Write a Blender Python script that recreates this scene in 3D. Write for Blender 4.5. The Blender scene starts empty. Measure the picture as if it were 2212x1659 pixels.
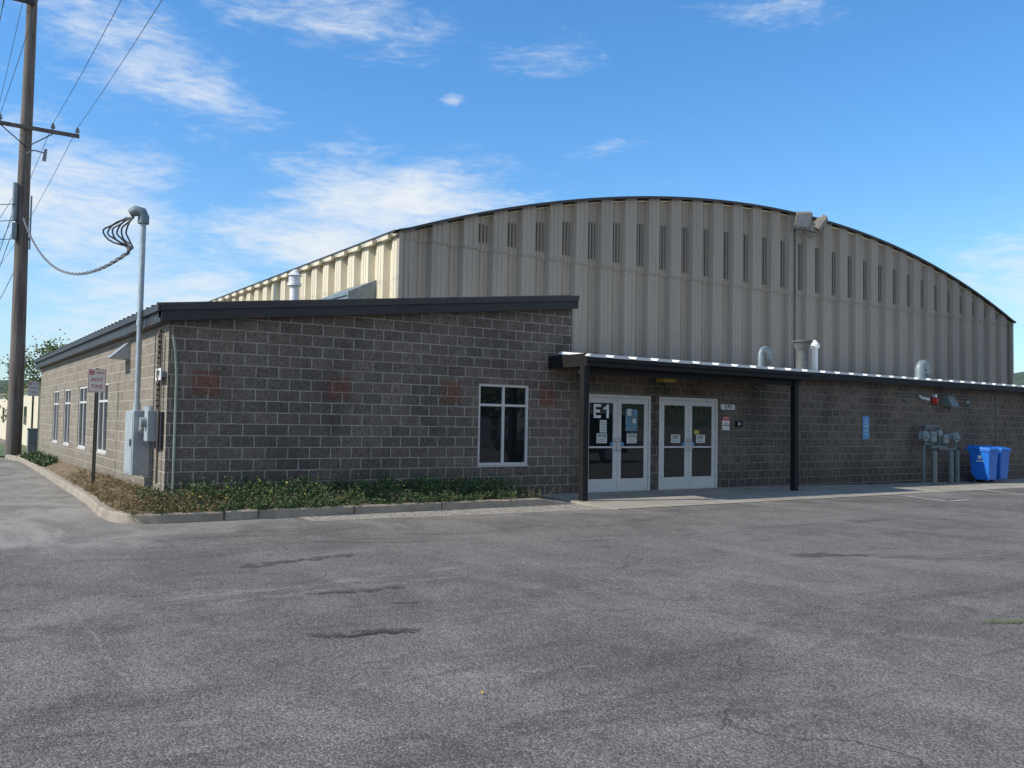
import bpy, math, random
from mathutils import Vector, Matrix, noise
random.seed(7)
D=bpy.data; scn=bpy.context.scene; col=scn.collection
rad=math.radians
GZ=-0.09
YF=15.36; XC=3.39; XR=11.83; YH=23.92; XH2=47.7; ZE=7.23; RISE=3.2
# ------------------------------------------------------------ helpers
def link(o,parent=None):
    col.objects.link(o)
    if parent: o.parent=parent
    return o
def empty(name,loc=(0,0,0)):
    e=D.objects.new(name,None); e.empty_display_size=.2; col.objects.link(e); e.location=loc
    return e
def mesh(name,V,F,mat,parent=None,smooth=False,loc=None,rz=0):
    me=D.meshes.new(name); me.from_pydata([tuple(v) for v in V],[],F); me.update()
    mats=mat if isinstance(mat,(list,tuple)) else [mat]
    for m in mats: me.materials.append(m)
    if smooth:
        for p in me.polygons: p.use_smooth=True
    o=D.objects.new(name,me)
    link(o,parent)
    if loc: o.location=loc
    if rz: o.rotation_euler=(0,0,rz)
    return o
class MB:
    def __init__(s): s.V=[]; s.F=[]
    def quad(s,a,b,c,d):
        n=len(s.V); s.V+=[a,b,c,d]; s.F.append((n,n+1,n+2,n+3))
    def box(s,x0,x1,y0,y1,z0,z1):
        n=len(s.V)
        s.V+=[(x0,y0,z0),(x1,y0,z0),(x1,y1,z0),(x0,y1,z0),(x0,y0,z1),(x1,y0,z1),(x1,y1,z1),(x0,y1,z1)]
        for f in [(0,3,2,1),(4,5,6,7),(0,1,5,4),(1,2,6,5),(2,3,7,6),(3,0,4,7)]: s.F.append(tuple(n+i for i in f))
    def obox(s,M,sx,sy,sz):
        n=len(s.V)
        for z in (-sz/2,sz/2):
            for x,y in ((-sx/2,-sy/2),(sx/2,-sy/2),(sx/2,sy/2),(-sx/2,sy/2)): s.V.append(tuple(M@Vector((x,y,z))))
        for f in [(0,3,2,1),(4,5,6,7),(0,1,5,4),(1,2,6,5),(2,3,7,6),(3,0,4,7)]: s.F.append(tuple(n+i for i in f))
    def cyl(s,p0,p1,r0,r1=None,seg=16,caps=True):
        if r1 is None: r1=r0
        p0=Vector(p0);p1=Vector(p1); d=(p1-p0).normalized()
        a=d.orthogonal().normalized(); b=d.cross(a); n=len(s.V)
        for p,r in ((p0,r0),(p1,r1)):
            for i in range(seg):
                t=2*math.pi*i/seg; s.V.append(tuple(p+a*(r*math.cos(t))+b*(r*math.sin(t))))
        for i in range(seg):
            j=(i+1)%seg; s.F.append((n+i,n+j,n+seg+j,n+seg+i))
        if caps:
            s.F.append(tuple(n+seg-1-i for i in range(seg))); s.F.append(tuple(n+seg+i for i in range(seg)))
    def tube(s,pts,r,seg=10):
        pts=[Vector(p) for p in pts]; n=len(s.V); prev=None
        for k,p in enumerate(pts):
            d=(pts[min(k+1,len(pts)-1)]-pts[max(k-1,0)]).normalized()
            a=d.orthogonal().normalized() if prev is None else (prev-d*prev.dot(d)).normalized()
            prev=a; b=d.cross(a); rr=r(k/(len(pts)-1)) if callable(r) else r
            for i in range(seg):
                t=2*math.pi*i/seg; s.V.append(tuple(p+a*(rr*math.cos(t))+b*(rr*math.sin(t))))
        for k in range(len(pts)-1):
            for i in range(seg):
                j=(i+1)%seg; q=n+k*seg; s.F.append((q+i,q+j,q+seg+j,q+seg+i))
        s.F.append(tuple(n+seg-1-i for i in range(seg))); q=n+(len(pts)-1)*seg; s.F.append(tuple(q+i for i in range(seg)))
    def make(s,name,mat,parent=None,smooth=False,bevel=0):
        o=mesh(name,s.V,s.F,mat,parent,smooth)
        if bevel:
            m=o.modifiers.new('b','BEVEL'); m.width=bevel; m.segments=2; m.limit_method='ANGLE'
        if smooth:
            m=o.modifiers.new('es','EDGE_SPLIT'); m.split_angle=rad(40)
        return o
def boxo(name,x0,x1,y0,y1,z0,z1,mat,parent=None,bevel=0):
    b=MB(); b.box(x0,x1,y0,y1,z0,z1); return b.make(name,mat,parent,bevel=bevel)
# ------------------------------------------------------------ node helpers
def newmat(name):
    m=D.materials.new(name); m.use_nodes=True; nt=m.node_tree; nt.nodes.clear()
    out=nt.nodes.new('ShaderNodeOutputMaterial'); b=nt.nodes.new('ShaderNodeBsdfPrincipled')
    nt.links.new(b.outputs[0],out.inputs[0]); return m,nt,b
def N(nt,t,**kw):
    n=nt.nodes.new(t)
    for k,v in kw.items(): setattr(n,k,v)
    return n
def lk(nt,a,b): nt.links.new(a,b)
def math_(nt,op,a,b=None,c=None,clamp=False):
    n=N(nt,'ShaderNodeMath',operation=op); n.use_clamp=clamp
    for i,x in enumerate((a,b,c)):
        if x is None: continue
        if isinstance(x,(int,float)): n.inputs[i].default_value=x
        else: lk(nt,x,n.inputs[i])
    return n.outputs[0]
def mixc(nt,fac,a,b,mode='MIX'):
    n=N(nt,'ShaderNodeMix',data_type='RGBA',blend_type=mode)
    for i,x in ((0,fac),(6,a),(7,b)):
        if isinstance(x,(int,float)): n.inputs[i].default_value=x
        elif isinstance(x,tuple): n.inputs[i].default_value=(x[0],x[1],x[2],1)
        else: lk(nt,x,n.inputs[i])
    return n.outputs[2]
def noise_(nt,vec,scale,detail=4,rough=.55,dist=0):
    n=N(nt,'ShaderNodeTexNoise'); n.inputs['Scale'].default_value=scale; n.inputs['Detail'].default_value=detail
    n.inputs['Roughness'].default_value=rough; n.inputs['Distortion'].default_value=dist
    if vec is not None: lk(nt,vec,n.inputs['Vector'])
    return n.outputs[0]
def ramp(nt,x,a,b,lo=0.,hi=1.):
    n=N(nt,'ShaderNodeMapRange'); n.interpolation_type='SMOOTHSTEP'
    lk(nt,x,n.inputs[0]); n.inputs[1].default_value=a; n.inputs[2].default_value=b; n.inputs[3].default_value=lo; n.inputs[4].default_value=hi
    return n.outputs[0]
def objco(nt): return N(nt,'ShaderNodeTexCoord').outputs['Object']
def mapping(nt,vec,scale=(1,1,1),loc=(0,0,0),rot=(0,0,0)):
    n=N(nt,'ShaderNodeMapping'); n.inputs['Scale'].default_value=scale; n.inputs['Location'].default_value=loc; n.inputs['Rotation'].default_value=rot
    lk(nt,vec,n.inputs[0]); return n.outputs[0]
def bump(nt,h,strength,dist,b):
    n=N(nt,'ShaderNodeBump'); n.inputs['Strength'].default_value=strength; n.inputs['Distance'].default_value=dist
    lk(nt,h,n.inputs['Height']); lk(nt,n.outputs[0],b.inputs['Normal'])
def simple(name,c,rough=.6,metal=0,var=.15,scale=3,bmp=0,spec=.5,streak=False):
    m,nt,b=newmat(name); co=objco(nt)
    v=mapping(nt,co,(1,1,.15)) if streak else co
    n=noise_(nt,v,scale,3 if not streak else 5,.6); f=ramp(nt,n,.3,.7)
    cc=mixc(nt,f,tuple(x*(1-var) for x in c),tuple(min(1,x*(1+var)) for x in c))
    if streak:
        g=noise_(nt,mapping(nt,co,(1,1,.05),loc=(3,7,0)),5,5,.7)
        cc=mixc(nt,ramp(nt,g,.52,.75,0,.35),cc,tuple(x*.62 for x in c))
    lk(nt,cc,b.inputs['Base Color'])
    b.inputs['Roughness'].default_value=rough; b.inputs['Metallic'].default_value=metal
    b.inputs['Specular IOR Level'].default_value=spec
    if bmp: bump(nt,noise_(nt,co,scale*12,4),bmp,.01,b)
    return m
def blockmat(name,axis,c1,c2,mort,bw=.406,bh=.203,msize=.011,offx=0,dirt=.5,mstr=1.):
    m,nt,b=newmat(name); co=objco(nt)
    s=N(nt,'ShaderNodeSeparateXYZ'); lk(nt,co,s.inputs[0])
    c=N(nt,'ShaderNodeCombineXYZ'); lk(nt,s.outputs[axis],c.inputs[0]); lk(nt,s.outputs[2],c.inputs[1])
    wob=N(nt,'ShaderNodeTexNoise'); wob.inputs['Scale'].default_value=9; lk(nt,co,wob.inputs['Vector'])
    wv=N(nt,'ShaderNodeVectorMath',operation='MULTIPLY_ADD'); lk(nt,wob.outputs['Color'],wv.inputs[0]); wv.inputs[1].default_value=(.010,.010,0); lk(nt,c.outputs[0],wv.inputs[2])
    mp=mapping(nt,wv.outputs[0],loc=(offx,0,0))
    br=N(nt,'ShaderNodeTexBrick'); lk(nt,mp,br.inputs['Vector']); br.offset=.5
    br.inputs['Scale'].default_value=1; br.inputs['Brick Width'].default_value=bw; br.inputs['Row Height'].default_value=bh
    br.inputs['Mortar Size'].default_value=msize; br.inputs['Mortar Smooth'].default_value=.25; br.inputs['Bias'].default_value=0
    br.inputs['Color1'].default_value=(*c1,1); br.inputs['Color2'].default_value=(*c2,1); br.inputs['Mortar'].default_value=(*c1,1)
    base=br.outputs['Color']
    n1=noise_(nt,co,26,5,.68); base=mixc(nt,.8,base,mixc(nt,ramp(nt,n1,.3,.7),(.42,.42,.42),(1.25,1.25,1.25)),'MULTIPLY')
    n2=noise_(nt,mapping(nt,co,(1,1,.5)),.7,5,.6)
    base=mixc(nt,math_(nt,'MULTIPLY',ramp(nt,n2,.45,.72),dirt),base,(.04,.036,.033))
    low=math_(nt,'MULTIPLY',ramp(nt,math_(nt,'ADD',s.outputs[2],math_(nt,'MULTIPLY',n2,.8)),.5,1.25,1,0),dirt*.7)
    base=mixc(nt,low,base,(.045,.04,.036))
    mv=noise_(nt,co,2.5,3)
    mfac=math_(nt,'MULTIPLY',br.outputs['Fac'],ramp(nt,mv,.3,.6,.45*mstr,mstr))
    base=mixc(nt,mfac,base,mort)
    lk(nt,base,b.inputs['Base Color']); b.inputs['Roughness'].default_value=.95; b.inputs['Specular IOR Level'].default_value=.15
    h=math_(nt,'SUBTRACT',math_(nt,'MULTIPLY',n1,1.1),math_(nt,'MULTIPLY',br.outputs['Fac'],.7))
    bump(nt,h,.9,.03,b)
    return m
M={}
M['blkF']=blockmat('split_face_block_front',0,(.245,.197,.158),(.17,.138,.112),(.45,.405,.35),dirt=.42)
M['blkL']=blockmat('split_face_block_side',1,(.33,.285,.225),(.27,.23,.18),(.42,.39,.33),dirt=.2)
M['blkA']=blockmat('split_face_block_annex',0,(.23,.187,.15),(.168,.138,.112),(.28,.25,.21),bw=.305,offx=.1,dirt=.65,msize=.012)
M['blkRed']=blockmat('red_block',0,(.24,.125,.09),(.21,.11,.08),(.36,.28,.23),dirt=.2)
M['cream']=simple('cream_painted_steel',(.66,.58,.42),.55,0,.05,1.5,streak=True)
M['tan']=simple('tan_painted_steel',(.325,.275,.215),.6,0,.06,1.1,streak=True)  # same paint as the cream sides, darkened to put the facade's shade into the colour
M['tan2']=simple('tan_painted_steel_rib',(.35,.30,.235),.6,0,.05,1.3)  # corner trim version of that shade-darkened cream, slightly lighter
M['slot']=simple('louvre_dark',(.13,.11,.09),.7)
M['bronze']=simple('dark_bronze_trim',(.026,.021,.019),.5,0,.2)
M['roofdk']=simple('bronze_metal_roof',(.045,.039,.035),.5,.1,.15)
M['black']=simple('black_painted_steel',(.011,.010,.010),.6,spec=.3)
M['galv']=simple('galvanised_steel',(.38,.41,.42),.45,.5,.15,6)
M['galvg']=simple('grey_galvanised_vent',(.20,.24,.25),.5,.3,.15,6)
M['stackg']=simple('weathered_grey_stack',(.085,.09,.085),.6,.1,.2,5)
M['galvroof']=simple('galvalume_roof',(.72,.71,.68),.45,.15,.12,2)
M['white']=simple('white_aluminium_frame',(.60,.58,.54),.4,0,.05)
M['whitep']=simple('white_painted_pipe',(.70,.70,.68),.45,0,.05)
M['greybox']=simple('grey_meter_box',(.34,.37,.38),.45,.1,.1,4)
M['gaspipe']=simple('grey_green_gas_paint',(.15,.19,.18),.55,0,.12,5)
M['gasmeter']=simple('gas_meter_paint',(.22,.27,.27),.5,0,.12,5)
M['bollard']=simple('bollard_grey_paint',(.14,.165,.15),.6,0,.15,6)
M['blue']=simple('blue_bin_plastic',(.018,.15,.55),.38,0,.06,4)
M['tyre']=simple('black_rubber',(.02,.02,.02),.8)
M['signw']=simple('sign_white',(.72,.71,.68),.5,0,.05)
M['signred']=simple('sign_red',(.50,.03,.03),.5,0,.1)
M['signfade']=simple('sign_faded_red',(.50,.22,.2),.6,0,.1)
M['ada']=simple('sign_blue',(.07,.28,.52),.5,0,.05)
M['redalarm']=simple('red_alarm',(.5,.02,.02),.4)
M['dark']=simple('dark_plastic',(.02,.02,.022),.5)
M['lens']=simple('lamp_lens',(.25,.26,.27),.2,0,.1)
M['yellow']=simple('yellow_lamp_lens',(.45,.33,.06),.4)
M['paper']=simple('paper_notice',(.62,.62,.56),.8,0,.06,20)
M['poster']=simple('poster_ink',(.12,.22,.30),.6,0,.6,18)
M['soffit']=simple('brown_soffit',(.055,.045,.038),.7)
M['wire']=simple('cable_black',(.03,.03,.032),.6)
M['wireg']=simple('cable_grey',(.14,.14,.15),.6)
M['porc']=simple('porcelain',(.2,.2,.2),.3)
M['olive']=simple('sign_post_olive',(.055,.05,.04),.7)
m,nt,b=newmat('window_glass'); M['glass']=m
b.inputs['Base Color'].default_value=(.010,.014,.015,1); b.inputs['Roughness'].default_value=.02; b.inputs['Specular IOR Level'].default_value=.75; b.inputs['IOR'].default_value=1.52
bump(nt,noise_(nt,objco(nt),1.2,2),.03,.02,b)
m,nt,b=newmat('weathered_wood'); M['wood']=m; co=objco(nt)
g=noise_(nt,mapping(nt,co,(1,1,.04)),14,6,.7); g2=noise_(nt,co,.6,3)
c=mixc(nt,ramp(nt,g,.3,.7),(.055,.044,.036),(.18,.15,.125)); c=mixc(nt,ramp(nt,g2,.35,.7,0,.5),c,(.18,.16,.142))
lk(nt,c,b.inputs['Base Color']); b.inputs['Roughness'].default_value=.9; bump(nt,g,.6,.02,b)
def concrete(name,c1,c2,sc=1.2):
    m,nt,b=newmat(name); co=objco(nt)
    n=noise_(nt,co,sc,7,.65); f=noise_(nt,co,60,4,.6)
    c=mixc(nt,ramp(nt,n,.3,.7),c1,c2); c=mixc(nt,ramp(nt,f,.3,.7,0,.35),c,tuple(x*.45 for x in c1))
    lk(nt,c,b.inputs['Base Color']); b.inputs['Roughness'].default_value=.92; b.inputs['Specular IOR Level'].default_value=.2
    bump(nt,f,.4,.008,b); return m
M['conc']=concrete('walk_concrete',(.28,.25,.205),(.39,.355,.30))
M['kerb']=concrete('kerb_concrete',(.28,.235,.18),(.41,.355,.28),2.5)
M['soil']=concrete('dry_soil',(.12,.085,.05),(.24,.185,.11),5)
# asphalt
m,nt,b=newmat('old_asphalt'); M['asph']=m; co=objco(nt)
big=noise_(nt,co,.22,5,.6,.4); mid=noise_(nt,mapping(nt,co,(1,.55,1),rot=(0,0,rad(25))),.9,7,.72,.6); fine=noise_(nt,co,120,3,.7); fine2=noise_(nt,co,34,4,.65)
c=mixc(nt,ramp(nt,big,.32,.68),(.120,.106,.093),(.172,.153,.135))
c=mixc(nt,ramp(nt,mid,.40,.64,0,.7),c,(.222,.198,.173))
dk=noise_(nt,mapping(nt,co,(.5,1.5,1),loc=(4,2,0)),.6,7,.74,1.2)
c=mixc(nt,ramp(nt,dk,.50,.66,0,.66),c,(.078,.07,.062))
dk2=noise_(nt,mapping(nt,co,(.8,1.2,1),loc=(14,2,0)),1.7,7,.75,.8)
c=mixc(nt,ramp(nt,dk2,.54,.68,0,.55),c,(.076,.068,.061))
lp=noise_(nt,mapping(nt,co,(.35,1.6,1),loc=(9,5,0),rot=(0,0,rad(-12))),1.1,8,.75,.5)
c=mixc(nt,ramp(nt,lp,.58,.72,0,.6),c,(.28,.255,.22))
vor=N(nt,'ShaderNodeTexVoronoi'); vor.inputs['Scale'].default_value=88; lk(nt,co,vor.inputs['Vector'])
rnd=N(nt,'ShaderNodeSeparateColor'); lk(nt,vor.outputs['Color'],rnd.inputs[0])
st=ramp(nt,rnd.outputs[0],.2,1.0,.62,1.55)
stc=N(nt,'ShaderNodeCombineColor'); [lk(nt,st,stc.inputs[i]) for i in range(3)]
c=mixc(nt,.9,c,stc.outputs[0],'MULTIPLY')
lightst=math_(nt,'MULTIPLY',ramp(nt,rnd.outputs[1],.92,.96),ramp(nt,fine2,.4,.6))
c=mixc(nt,math_(nt,'MULTIPLY',lightst,.55),c,(.45,.41,.35))
c=mixc(nt,ramp(nt,fine,.3,.7,0,.3),c,(.06,.055,.05))
wv=N(nt,'ShaderNodeTexNoise'); wv.inputs['Scale'].default_value=1.3; wv.inputs['Detail'].default_value=6; lk(nt,co,wv.inputs['Vector'])
wa=N(nt,'ShaderNodeVectorMath',operation='MULTIPLY_ADD'); lk(nt,wv.outputs['Color'],wa.inputs[0]); wa.inputs[1].default_value=(1.1,1.1,0); lk(nt,co,wa.inputs[2])
vc=N(nt,'ShaderNodeTexVoronoi',feature='DISTANCE_TO_EDGE'); vc.inputs['Scale'].default_value=.19; lk(nt,wa.outputs[0],vc.inputs['Vector'])
cr=ramp(nt,vc.outputs['Distance'],.0,.004,1,0)
cr=math_(nt,'MULTIPLY',cr,ramp(nt,noise_(nt,co,.5,3),.46,.6))
c=mixc(nt,math_(nt,'MULTIPLY',cr,.5),c,(.045,.041,.037))
s=N(nt,'ShaderNodeSeparateXYZ'); lk(nt,co,s.inputs[0])
aw=math_(nt,'MULTIPLY',ramp(nt,math_(nt,'ADD',s.outputs[0],math_(nt,'MULTIPLY',mid,1.2)),3.0,3.5,1,0),ramp(nt,math_(nt,'ADD',s.outputs[1],math_(nt,'MULTIPLY',mid,3.0)),12.9,14.6))
lt=mixc(nt,ramp(nt,mid,.38,.6),mixc(nt,ramp(nt,fine2,.35,.65),(.13,.117,.10),(.24,.22,.187)),mixc(nt,ramp(nt,fine2,.35,.65),(.21,.19,.163),(.38,.35,.30)))
c=mixc(nt,math_(nt,'MULTIPLY',aw,.8),c,lt)
kb=ramp(nt,math_(nt,'ADD',s.outputs[1],math_(nt,'MULTIPLY',mid,2.0)),12.9,14.3)
c=mixc(nt,math_(nt,'MULTIPLY',kb,.4),c,lt)
lk(nt,c,b.inputs['Base Color']); b.inputs['Roughness'].default_value=.9; b.inputs['Specular IOR Level'].default_value=.25
hh=math_(nt,'ADD',math_(nt,'MULTIPLY',vor.outputs['Distance'],-.6),math_(nt,'MULTIPLY',mid,3.0)); hh=math_(nt,'SUBTRACT',hh,cr)
bump(nt,hh,.6,.014,b)
def decal(name,c,thr,scale,rough=.9,amount=1.0):
    m,nt,b=newmat(name); co=objco(nt)
    n=noise_(nt,co,scale,6,.75); n2=noise_(nt,co,scale*9,3,.6)
    a=math_(nt,'MULTIPLY',ramp(nt,n,thr,thr+.14),ramp(nt,n2,.35,.6,.15*amount,amount))
    b.inputs['Base Color'].default_value=(*c,1); b.inputs['Roughness'].default_value=rough
    tr=N(nt,'ShaderNodeBsdfTransparent'); mx=N(nt,'ShaderNodeMixShader'); lk(nt,a,mx.inputs[0]); lk(nt,tr.outputs[0],mx.inputs[1]); lk(nt,b.outputs[0],mx.inputs[2])
    out=[x for x in nt.nodes if x.type=='OUTPUT_MATERIAL'][0]; lk(nt,mx.outputs[0],out.inputs[0]); return m
M['fadepaint']=decal('faded_paint',(.34,.31,.27),.42,3.2,amount=.5)
M['stripe']=decal('white_stripe_paint',(.58,.57,.54),.34,3,amount=.9)
M['crackl']=decal('crack_fill_light',(.33,.30,.265),.38,5,amount=.55)
M['crackd']=decal('crack_dark',(.02,.018,.016),.30,6,amount=1)
M['patchd']=decal('asphalt_patch_dark',(.06,.054,.048),.40,5,amount=.8)
M['moss']=decal('moss',(.13,.15,.03),.42,6)
def leafmat(name,cs,sc=2.2):
    m,nt,b=newmat(name); co=objco(nt)
    n=noise_(nt,co,sc,3,.6); n2=noise_(nt,co,sc*14,2,.5)
    c=mixc(nt,ramp(nt,n,.35,.65),cs[0],cs[1]); c=mixc(nt,ramp(nt,n2,.5,.75),c,cs[2])
    lk(nt,c,b.inputs['Base Color']); b.inputs['Roughness'].default_value=.6; b.inputs['Specular IOR Level'].default_value=.3
    return m
M['plant']=leafmat('groundcover_leaves',[(.04,.078,.028),(.08,.125,.045),(.14,.17,.07)])
M['dry']=leafmat('dry_stems',[(.22,.155,.07),(.14,.11,.05),(.30,.22,.10)])
M['flower']=simple('yellow_flower',(.6,.45,.03),.6)
M['leafT']=leafmat('tree_leaves',[(.06,.10,.025),(.12,.14,.04),(.22,.18,.06)],1.0)
M['bark']=simple('bark',(.11,.085,.065),.9,0,.3,6,bmp=.5)
M['grass']=leafmat('grass_verge',[(.06,.10,.025),(.10,.13,.04),(.16,.16,.06)],3)
m,nt,b=newmat('wooded_hill'); M['hill']=m; co=objco(nt)
n=noise_(nt,co,.05,8,.75); c=mixc(nt,ramp(nt,n,.35,.65),(.05,.08,.055),(.11,.13,.07)); lk(nt,c,b.inputs['Base Color']); b.inputs['Roughness'].default_value=1
bump(nt,n,1,6,b)
# ------------------------------------------------------------ camera
a_,p_,r_=rad(33.7694),rad(2.4747),rad(.9744)
F=Vector((math.sin(a_)*math.cos(p_),math.cos(a_)*math.cos(p_),math.sin(p_)))
R0=Vector((math.cos(a_),-math.sin(a_),0)); U0=R0.cross(F)
R=R0*math.cos(r_)+U0*math.sin(r_); U=U0*math.cos(r_)-R0*math.sin(r_)
cam=D.cameras.new('camera'); co_=D.objects.new('camera',cam); col.objects.link(co_)
mw=Matrix(((R.x,U.x,-F.x,0),(R.y,U.y,-F.y,0),(R.z,U.z,-F.z,1.527),(0,0,0,1))); co_.matrix_world=mw
cam.sensor_width=36; cam.lens=36*1907.685/2212; cam.clip_end=5000; cam.clip_start=.05
scn.camera=co_
scn.view_settings.view_transform='Standard'; scn.view_settings.look='None'; scn.view_settings.exposure=0
# ------------------------------------------------------------ sun + sky
SA=rad(11.5); SE=rad(40)
ld=Vector((math.cos(SA)*math.cos(SE),-math.sin(SA)*math.cos(SE),-math.sin(SE)))
sun=D.lights.new('sun','SUN'); sun.energy=5.0; sun.angle=rad(.53); sun.color=(1,.93,.82)
so=D.objects.new('sun',sun); col.objects.link(so); so.rotation_euler=ld.to_track_quat('-Z','Y').to_euler(); so.location=(-10,5,20)
w=D.worlds.new('World'); scn.world=w; w.use_nodes=True; nt=w.node_tree; nt.nodes.clear()
out=N(nt,'ShaderNodeOutputWorld'); bg=N(nt,'ShaderNodeBackground'); lk(nt,bg.outputs[0],out.inputs[0])
sky=N(nt,'ShaderNodeTexSky',sky_type='NISHITA'); sky.sun_disc=False; sky.sun_elevation=SE
sky.sun_rotation=math.atan2(-ld.x,-ld.y)
sky.air_density=1.0; sky.dust_density=.4; sky.ozone_density=1.5
tc=N(nt,'ShaderNodeTexCoord').outputs['Generated']
sx=N(nt,'ShaderNodeSeparateXYZ'); lk(nt,tc,sx.inputs[0])
az=math_(nt,'MULTIPLY',math_(nt,'ARCTAN2',sx.outputs[0],sx.outputs[1]),57.2958)
el=math_(nt,'MULTIPLY',math_(nt,'ARCSINE',sx.outputs[2]),57.2958)
tint=mixc(nt,ramp(nt,el,0,24),(.80,1.02,1.18),(.56,1.06,1.42))
skyb=mixc(nt,1.0,sky.outputs[0],tint,'MULTIPLY')
def gauss(a0,e0,sa,se,amp,tilt=0):
    da=math_(nt,'SUBTRACT',az,a0); de=math_(nt,'SUBTRACT',el,e0)
    de=math_(nt,'SUBTRACT',de,math_(nt,'MULTIPLY',da,tilt))
    q=math_(nt,'ADD',math_(nt,'POWER',math_(nt,'ABSOLUTE',math_(nt,'DIVIDE',da,sa)),2),math_(nt,'POWER',math_(nt,'ABSOLUTE',math_(nt,'DIVIDE',de,se)),2))
    return math_(nt,'MULTIPLY',math_(nt,'EXPONENT',math_(nt,'MULTIPLY',q,-1)),amp)
gs=[(26,14.0,10,2.9,.68,.03),(21,11.0,9,2.6,.60,-.03),(11,20.8,7.5,3.0,.52,-.35),(22,24.6,8,2.2,.50,-.1),(29.6,20.2,1.2,.6,.50,0),(65,8.6,8,3.2,.54,0),
    (6,12.0,9,4.6,.58,-.1),(52,25.2,8,2.0,.28,.15),(12,6,14,4,.54,0),(40,17.6,5,.8,.30,.22),(34,22.5,5,1.5,.30,0)]
mask=None
for g in gs:
    q=gauss(*g); mask=q if mask is None else math_(nt,'MAXIMUM',mask,q)
mask=math_(nt,'ADD',mask,math_(nt,'MULTIPLY',ramp(nt,sx.outputs[1],.1,-.5),.40))  # extra unseen clouds behind the camera, added to brighten the shaded facade
cv=mapping(nt,tc,(1,1,3.0))
n1=noise_(nt,cv,7.0,9,.62,.5); n2=noise_(nt,mapping(nt,tc,(1,1,4.2),loc=(3,1,2)),24,8,.65,.9)
dens=math_(nt,'ADD',math_(nt,'MULTIPLY',n1,1.1),math_(nt,'MULTIPLY',n2,.55))
dens=math_(nt,'ADD',dens,mask)
cl=ramp(nt,dens,.98,1.62,0,.97)
haze=ramp(nt,el,-1,14,.34,0)
skyc=mixc(nt,haze,skyb,(3.3,4.6,5.9))
skyc=mixc(nt,cl,skyc,mixc(nt,ramp(nt,sx.outputs[1],.1,-.5),(5.5,5.85,6.2),(5.9,5.6,5.2)))  # second cloud colour: warm white for the added fill clouds behind the camera
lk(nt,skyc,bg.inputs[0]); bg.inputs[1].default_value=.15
# ------------------------------------------------------------ ground
def sheet(name,pts,z,mat,parent=None):
    return mesh(name,[(x,y,z) for x,y in pts],[tuple(range(len(pts)))],mat,parent)
mesh('ground',[(-900,-900,GZ),(900,-900,GZ),(900,900,GZ),(-900,900,GZ)],[(0,1,2,3)],M['asph'])
walk=empty('concrete_walk')
b=MB()
xs=[11.0+i*1.5 for i in range(17)]
def hz(x,y):
    t=max(0,min(1,(y-12.75)/(YF-12.75))); u=max(0,min(1,(x-18)/5)); return (GZ+.008)+(.0-GZ-.012)*t*(1-u)
for i in range(len(xs)-1):
    x0,x1=xs[i]+.008,xs[i+1]-.008
    for y0,y1 in ((12.8,14.2),(14.216,YF+.05)):
        b.quad((x0,y0,hz(x0,y0)),(x1,y0,hz(x1,y0)),(x1,y1,hz(x1,y1)),(x0,y1,hz(x0,y1)))
b.make('slabs',M['conc'],walk)
b=MB()
b.quad((11.002,12.8,GZ),(11.002,YF,GZ),(11.002,YF,hz(11,YF)),(11.002,12.8,hz(11,12.8))); b.make('slab_edge',M['conc'],walk)
b=MB()
for i in range(4):
    x0=5.2+i*1.45; b.quad((x0,13.35-.12*i,GZ+.005),(x0+1.44,13.35-.12*(i+1),GZ+.005),(x0+1.44,14.04,GZ+.005),(x0,14.04,GZ+.005))
M['gutter']=decal('worn_gutter_concrete',(.38,.345,.29),.26,2.2,amount=.95)
b.make('gutter_slab',M['gutter'],walk)
# kerb
path=[(2.6,36.5),(2.8,34.2),(2.84,32),(2.72,25),(2.56,18),(2.44,15.6),(2.46,14.8),(2.62,14.28),(2.95,14.07),(3.6,14.04),(6,14.04),(8.5,14.03),(10.2,14.02),(11.0,14.02)]
def catmull(P,n=8):
    o=[]
    for i in range(len(P)-1):
        p0=P[max(i-1,0)];p1=P[i];p2=P[i+1];p3=P[min(i+2,len(P)-1)]
        for k in range(n):
            t=k/n; o.append(tuple(.5*(2*p1[j]+(-p0[j]+p2[j])*t+(2*p0[j]-5*p1[j]+4*p2[j]-p3[j])*t*t+(-p0[j]+3*p1[j]-3*p2[j]+p3[j])*t**3) for j in range(2)))
    o.append(P[-1]); return o
cp=catmull(path)
prof=[(0,GZ),(.012,.035),(.03,.052),(.15,.055),(.165,.045),(.17,GZ)]
V=[];Fc=[]
for i,(x,y) in enumerate(cp):
    a=Vector(cp[max(i-1,0)]);c2=Vector(cp[min(i+1,len(cp)-1)]); d=(c2-a).normalized(); nrm=Vector((-d.y,d.x))
    endf=max(0,min(1,(10.95-x)/.9)) if y<14.3 else 1
    for (o_,z) in prof:
        zz=GZ+(z-GZ)*(.12+.88*endf)+ noise.noise(Vector((x*2,y*2,z*3)))*.014
        oo=o_+noise.noise(Vector((x*3,y*3,5)))*.014
        V.append((x+nrm.x*oo,y+nrm.y*oo,zz))
k=len(prof)
for i in range(len(cp)-1):
    for j in range(k-1): Fc.append((i*k+j,(i+1)*k+j,(i+1)*k+j+1,i*k+j+1))
kerb=empty('kerb'); mesh('kerb_run',V,Fc,M['kerb'],kerb)
b=MB()
for x in (4.55,6.2,7.9,9.4): b.box(x-.005,x+.005,14.03,14.20,GZ+.01,.060)
b.box(4.0,4.018,14.026,14.2,GZ,.061)
b.make('kerb_joints',M['dark'],kerb)
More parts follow.
